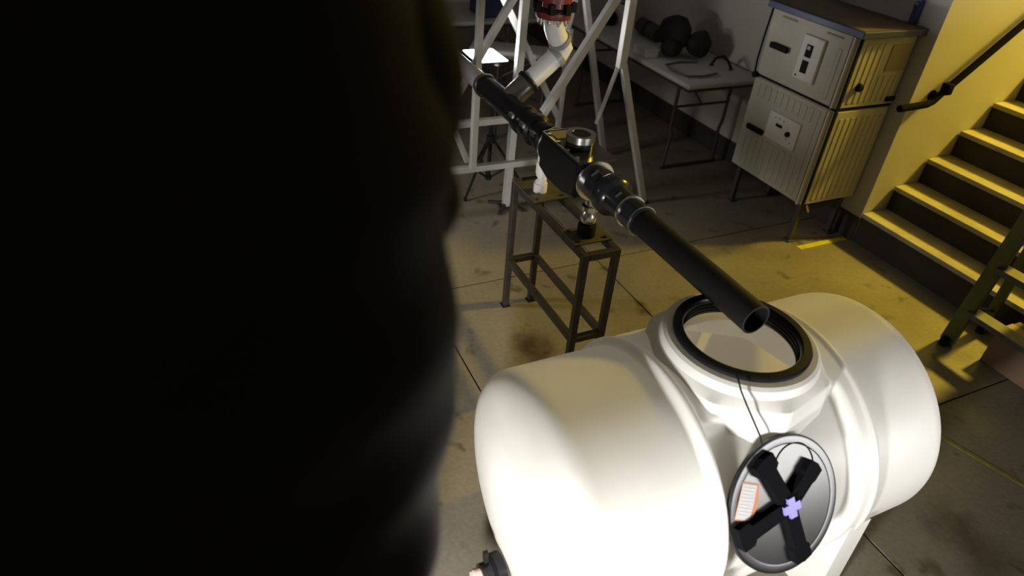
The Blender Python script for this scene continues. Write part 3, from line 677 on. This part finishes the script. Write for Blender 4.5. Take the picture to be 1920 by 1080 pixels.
MB().lathe([(0.03, 0.106), (0.04, 0.116), (0.05, 0.105)], (3.43, 5.22, TT), (0, 0, 1), 24).build('driver_rim', M_tleg, sp, 35)
bx = thing('grey_box', 'small pale grey box on the table near its front edge', 'box', (3.24, 4.33, TT))
MB().box(3.185, 3.30, 4.25, 4.42, TT+0.0005, TT+0.05, 0.004).build('box_body', M_label, bx)
MB().box(3.18, 3.305, 4.245, 4.425, TT+0.0505, TT+0.065, 0.004).build('box_lid', M_table, bx)
tr_ = thing('grey_tray', 'flat grey tray with dark rim on the near end of the wall table', 'tray', (3.36, 3.92, TT))
MB().box(3.22, 3.52, 3.76, 4.06, TT+0.0005, TT+0.008, 0.003).build('tray_base', M_table, tr_)
bb = MB()
bb.tube([(3.22, 3.78, TT+0.014), (3.20, 3.92, TT+0.014), (3.23, 4.05, TT+0.014), (3.38, 4.08, TT+0.014), (3.52, 4.05, TT+0.014)], 0.008, 8); bb.tube([(3.22, 3.78, TT+0.014), (3.36, 3.76, TT+0.014), (3.50, 3.79, TT+0.014)], 0.008, 8)
bb.build('tray_rim', mat('dull_green_rim', (0.09, 0.095, 0.07), 0.6), tr_, 40)
cl = thing('spring_clamp', 'small dark arched clamp on the table near the wall', 'clamp', (3.66, 3.93, TT))
MB().tube([(3.62, 4.00, TT+0.012), (3.63, 3.98, TT+0.06), (3.66, 3.94, TT+0.085), (3.68, 3.90, TT+0.06), (3.70, 3.87, TT+0.012)], 0.011, 8).build('arch', M_seam, cl, 40)
for q in ((3.62, 4.00), (3.70, 3.87)):
    MB().box(q[0]-0.015, q[0]+0.015, q[1]-0.012, q[1]+0.012, TT+0.0005, TT+0.012, 0.002).build('jaw', M_tleg, cl)
cr_ = thing('blue_crate', 'dark blue plastic crate on the far table behind the tower', 'crate', (2.5, 5.7, TT))
MB().box(2.37, 2.66, 5.52, 5.82, TT+0.0005, TT+0.20, 0.006).build('crate_body', M_lblue, cr_)
MB().box(2.36, 2.67, 5.51, 5.83, TT+0.2005, TT+0.23, 0.006).build('crate_rim', M_lblue, cr_)

# ------------------------------------------------------------------ green step ladder
ld = thing('step_ladder', 'green fibreglass step ladder with grey steps in front of the stairs', 'ladder', (3.5, 1.25, 0))
def lp(t, side):   # front rails, tapering upwards
    y = 1.522-0.075*t if side else 0.985+0.075*t
    return Vector((3.505-0.05*t, y, 0.02+t))
for s_ in (1, 0):
    o = MB().bar(lp(0, s_), lp(1.6, s_), 0.030, 0.075, up=(0, 1, 0), bev=0.003).build('front_rail', M_grn, ld)
    f_ = lp(0, s_); MB().box(f_.x-0.045, f_.x+0.045, f_.y-0.02, f_.y+0.02, 0.0005, 0.05, 0.004).build('foot', M_seam, o)
    a_, b_ = lp(1.6, s_)+Vector((0.05, 0, 0)), Vector((3.80, f_.y, 0.02))
    o = MB().bar(b_, a_, 0.026, 0.05, up=(0, 1, 0), bev=0.003).build('rear_rail', M_grn, ld)
    MB().box(b_.x-0.03, b_.x+0.03, b_.y-0.018, b_.y+0.018, 0.0005, 0.04, 0.004).build('foot', M_seam, o)
    MB().bar(lp(0.24, s_)+Vector((0.03, 0, 0)), Vector((3.775, f_.y-(0.012 if s_ else -0.012), 0.16)), 0.018, 0.008).build('spreader', M_lstep, ld)
for k in range(5):
    t = 0.24+0.29*k; a_, b_ = lp(t, 0), lp(t, 1)
    MB().box(a_.x-0.045, a_.x+0.045, a_.y+0.016, b_.y-0.016, a_.z-0.03, a_.z, 0.003).build('step', M_lstep, ld)
a_ = lp(1.6, 0); b_ = lp(1.6, 1); MB().box(a_.x-0.06, a_.x+0.12, a_.y-0.03, b_.y+0.03, 1.61, 1.65, 0.006).build('top_cap', M_grn, ld)
bxx = thing('brown_carton', 'brown carton beside the ladder at the right edge', 'box', (3.66, 1.28, 0))
MB().box(3.56, 3.74, 1.10, 1.36, 0.0005, 0.21, 0.004).build('carton_body', mat('brown_card', (0.16, 0.10, 0.06), 0.8), bxx)
MB().box(3.62, 3.68, 1.098, 1.362, 0.2105, 0.2118).build('tape_strip', mat('carton_tape', (0.25, 0.18, 0.10), 0.4), bxx)

# ------------------------------------------------------------------ person on a work platform
PZ = 0.75
pf = thing('work_platform', 'low steel work platform under the person in black', 'platform', (-0.12, 0.46, 0))
MB().box(-0.36, 0.10, 0.26, 0.71, PZ-0.03, PZ-0.001, 0.004).build('deck', M_plate, pf)
for sx in (-0.33, 0.07):
    for sy in (0.29, 0.68): MB().box(sx-0.02, sx+0.02, sy-0.02, sy+0.02, 0.0005, PZ-0.0305, 0.003).build('leg', M_steel_dk, pf)

def skin_mesh(name, verts, edges, radii, root, mt, parent, sub=2, off=None):
    me = bpy.data.meshes.new(name); me.from_pydata([Vector(v) for v in verts], edges, [])
    o = bpy.data.objects.new(name, me); COL.objects.link(o)
    md = o.modifiers.new('skin', 'SKIN'); md.use_smooth_shade = True
    for i, sv in enumerate(me.skin_vertices[0].data):
        r = radii[i]; sv.radius = (r, r) if not isinstance(r, tuple) else r
        sv.use_root = (i == root)
    s2_ = o.modifiers.new('sub', 'SUBSURF'); s2_.levels = sub; s2_.render_levels = sub
    dg = bpy.context.evaluated_depsgraph_get(); me2 = bpy.data.meshes.new_from_object(o.evaluated_get(dg))
    bpy.data.objects.remove(o)
    o = bpy.data.objects.new(name, me2); COL.objects.link(o)
    me2.materials.clear(); me2.materials.append(mt)
    for p_ in me2.polygons: p_.use_smooth = True
    if parent: o.parent = parent
    return o
PC = Vector((-0.094, 0.46, PZ))
per = bpy.data.objects.new('person', None); COL.objects.link(per); per.location = PC
tag(per, 'person in a dark jacket seen close from behind at the left', 'person')
# local coordinates: x right, y forward, z up from the soles
bv = [(0, 0, 0.95), (0, 0.01, 1.10), (0, 0.01, 1.28), (0, -0.01, 1.42), (0, 0.0, 1.50), (0, 0.02, 1.57),
      (0.10, 0, 0.90), (0.11, 0.02, 0.50), (0.11, -0.01, 0.10), (0.115, 0.10, 0.045), (0.12, 0.19, 0.035),
      (-0.10, 0, 0.90), (-0.11, 0.02, 0.50), (-0.11, -0.01, 0.10), (-0.115, 0.10, 0.045), (-0.12, 0.19, 0.035),
      (0.155, -0.005, 1.385), (0.212, 0.01, 1.155), (0.174, 0.24, 1.156), (0.157, 0.33, 1.17),
      (-0.155, -0.005, 1.385), (-0.212, 0.01, 1.155), (-0.174, 0.24, 1.156), (-0.157, 0.33, 1.17)]
be = [(0, 1), (1, 2), (2, 3), (3, 4), (4, 5), (0, 6), (6, 7), (7, 8), (8, 9), (9, 10), (0, 11), (11, 12), (12, 13), (13, 14), (14, 15), (3, 16), (16, 17), (17, 18), (18, 19), (3, 20), (20, 21), (21, 22), (22, 23)]
br = [0.115, 0.115, 0.125, 0.085, 0.055, 0.055, 0.075, 0.055, 0.040, 0.042, 0.034, 0.075, 0.055, 0.040, 0.042, 0.034, 0.045, 0.038, 0.032, 0.030, 0.045, 0.038, 0.032, 0.030]
n0 = len(bv)
# fingers, a separate chain each, grown from the wrist
for side, wi in ((1, 19), (-1, 23)):
    wx, wy, wz = bv[wi]
    pal = len(bv); bv.append((wx, wy+0.05, wz+0.005)); br.append(0.030); be.append((wi, pal))
    for k, ln_ in enumerate((0.070, 0.080, 0.075, 0.060)):
        fx = wx + side*(0.028-0.019*k)
        i0 = len(bv)
        bv += [(fx, wy+0.085, wz+0.010), (fx, wy+0.085+ln_*0.55, wz+0.0), (fx, wy+0.085+ln_*0.75, wz-0.035)]; br += [0.0095, 0.0088, 0.0078]
        be += [(pal, i0), (i0, i0+1), (i0+1, i0+2)]
    i0 = len(bv)
    bv += [(wx-side*0.040, wy+0.045, wz+0.0), (wx-side*0.050, wy+0.085, wz-0.022)]; br += [0.012, 0.0095]
    be += [(pal, i0), (i0, i0+1)]
skin_mesh('body', bv, be, br, 0, M_skin, per, 2)
# head with a face
b = MB(); res = bmesh.ops.create_uvsphere(b.bm, u_segments=40, v_segments=28, radius=1.0)
hc = Vector((0, 0.035, 1.665))
for v in res['verts']:
    d = v.co.copy(); xx_, yy, zz = d.x*0.076, d.y*0.098, d.z*0.120
    if zz < 0: xx_ *= 1-0.28*(-d.z); yy *= 1-0.10*(-d.z)
    if d.y > 0.5:   # nose, brow, eye hollows, mouth
        yy += 0.024*math.exp(-((d.x/0.16)**2+((d.z+0.16)/0.17)**2)) + 0.006*math.exp(-((d.z-0.20)/0.09)**2)
        yy -= 0.010*(math.exp(-(((d.x-0.40)/0.17)**2+((d.z-0.02)/0.11)**2))+math.exp(-(((d.x+0.40)/0.17)**2+((d.z-0.02)/0.11)**2)))
        yy += 0.007*math.exp(-((d.x/0.30)**2+((d.z+0.47)/0.07)**2))
    v.co = hc+Vector((xx_, yy, zz))
hd = b.build('head', M_skin, per, 60)
b = MB()
for s_ in (-1, 1): blob(b, hc+Vector((s_*0.079, -0.005, -0.005)), 0.030, 2, 0.02, (0.35, 0.65, 1.0))
b.build('ear', M_skin, hd, 60)
b = MB()
for s_ in (-1, 1): blob(b, hc+Vector((s_*0.030, 0.083, 0.002)), 0.011, 2, 0.0, (1, 0.8, 0.7))
b.build('eye', mat('eye_white', (0.6, 0.6, 0.58), 0.2), hd, 60)
b = MB(); res = bmesh.ops.create_uvsphere(b.bm, u_segments=40, v_segments=28, radius=1.0)
dele = []
for v in res['verts']:
    d = v.co.copy(); v.co = hc+Vector((d.x*0.083, d.y*0.107-0.004, d.z*0.130+0.003))
    if (d.y > 0.25 and d.z < 0.55) or d.z < -0.45: dele.append(v)
bmesh.ops.delete(b.bm, geom=dele, context='VERTS'); b.build('hair', M_hair, hd, 60)
# jacket: torso and sleeves as one garment
b = MB(); secs = [(0.815, 0.250, 0.150), (0.82, 0.258, 0.156), (0.88, 0.260, 0.156), (0.98, 0.264, 0.154), (1.10, 0.268, 0.155), (1.25, 0.262, 0.158), (1.36, 0.228, 0.150), (1.42, 0.205, 0.135), (1.455, 0.165, 0.110), (1.485, 0.110, 0.085), (1.51, 0.075, 0.072), (1.545, 0.070, 0.070)]
fine = []
for (z0_, a0_, b0_), (z1_, a1_, b1_) in zip(secs, secs[1:]):
    nn = max(1, int((z1_-z0_)/0.012))
    for q in range(nn): fine.append((z0_+(z1_-z0_)*q/nn, a0_+(a1_-a0_)*q/nn, b0_+(b1_-b0_)*q/nn))
fine.append(secs[-1]); NJ = 96; rr_ = []
for zz, aw, bd in fine:
    ring_ = []
    for k in range(NJ):
        a = 2*PI*k/NJ; c_, s_ = math.cos(a), math.sin(a); e_ = 0.8
        xx_ = aw*math.copysign(abs(c_)**e_, c_); yy_ = bd*math.copysign(abs(s_)**e_, s_)
        f_ = 1 + 0.020*math.sin(20*zz+5*xx_+3*math.sin(9*yy_)) + 0.010*math.sin(45*zz-17*xx_+11*yy_)
        if zz > 1.42: f_ = 1
        ring_.append(b.bm.verts.new((xx_*f_, yy_*f_+0.005, zz+0.012*math.sin(3*a)*(1 if zz < 0.81 else 0))))
    rr_.append(ring_)
for A, B in zip(rr_, rr_[1:]):
    for k in range(NJ): b.bm.faces.new((A[k], A[(k+1) % NJ], B[(k+1) % NJ], B[k]))
jk = b.build('jacket', M_jacket, per, 70)
for s_ in (-1, 1):
    sj = skin_mesh('sleeve', [(s_*0.168, 0.0, 1.425), (s_*0.210, 0.005, 1.29), (s_*0.216, 0.01, 1.16), (s_*0.197, 0.11, 1.135), (s_*0.175, 0.22, 1.15), (s_*0.163, 0.29, 1.165)], [(0, 1), (1, 2), (2, 3), (3, 4), (4, 5)], [0.074, 0.078, 0.069, 0.062, 0.054, 0.047], 0, M_jacket, jk, 3)
    for v in sj.data.vertices:
        c_ = v.co; n_ = v.normal
        el_ = math.exp(-((c_.z-1.17)/0.07)**2)
        v.co = c_+n_*(0.004*math.sin(40*c_.z+12*c_.y)+0.009*el_*math.sin(75*c_.z-22*c_.y))
tv = [(0, 0, 0.93), (0, 0, 0.88), (0.10, 0, 0.80), (0.11, 0.02, 0.50), (0.11, -0.01, 0.085), (-0.10, 0, 0.80), (-0.11, 0.02, 0.50), (-0.11, -0.01, 0.085)]
te = [(0, 1), (1, 2), (2, 3), (3, 4), (1, 5), (5, 6), (6, 7)]
skin_mesh('trousers', tv, te, [(0.18, 0.13), (0.17, 0.125), 0.105, 0.082, 0.066, 0.105, 0.082, 0.066], 0, M_trouser, per, 2)
for s_ in (-1, 1):
    skin_mesh('boot', [(s_*0.11, -0.02, 0.12), (s_*0.11, -0.015, 0.058), (s_*0.115, 0.09, 0.052), (s_*0.12, 0.20, 0.046)], [(0, 1), (1, 2), (2, 3)], [0.056, 0.058, 0.052, 0.043], 1, M_boot, per, 2)

for o in list(S.objects):
    if '_o' in o: del o['_o']
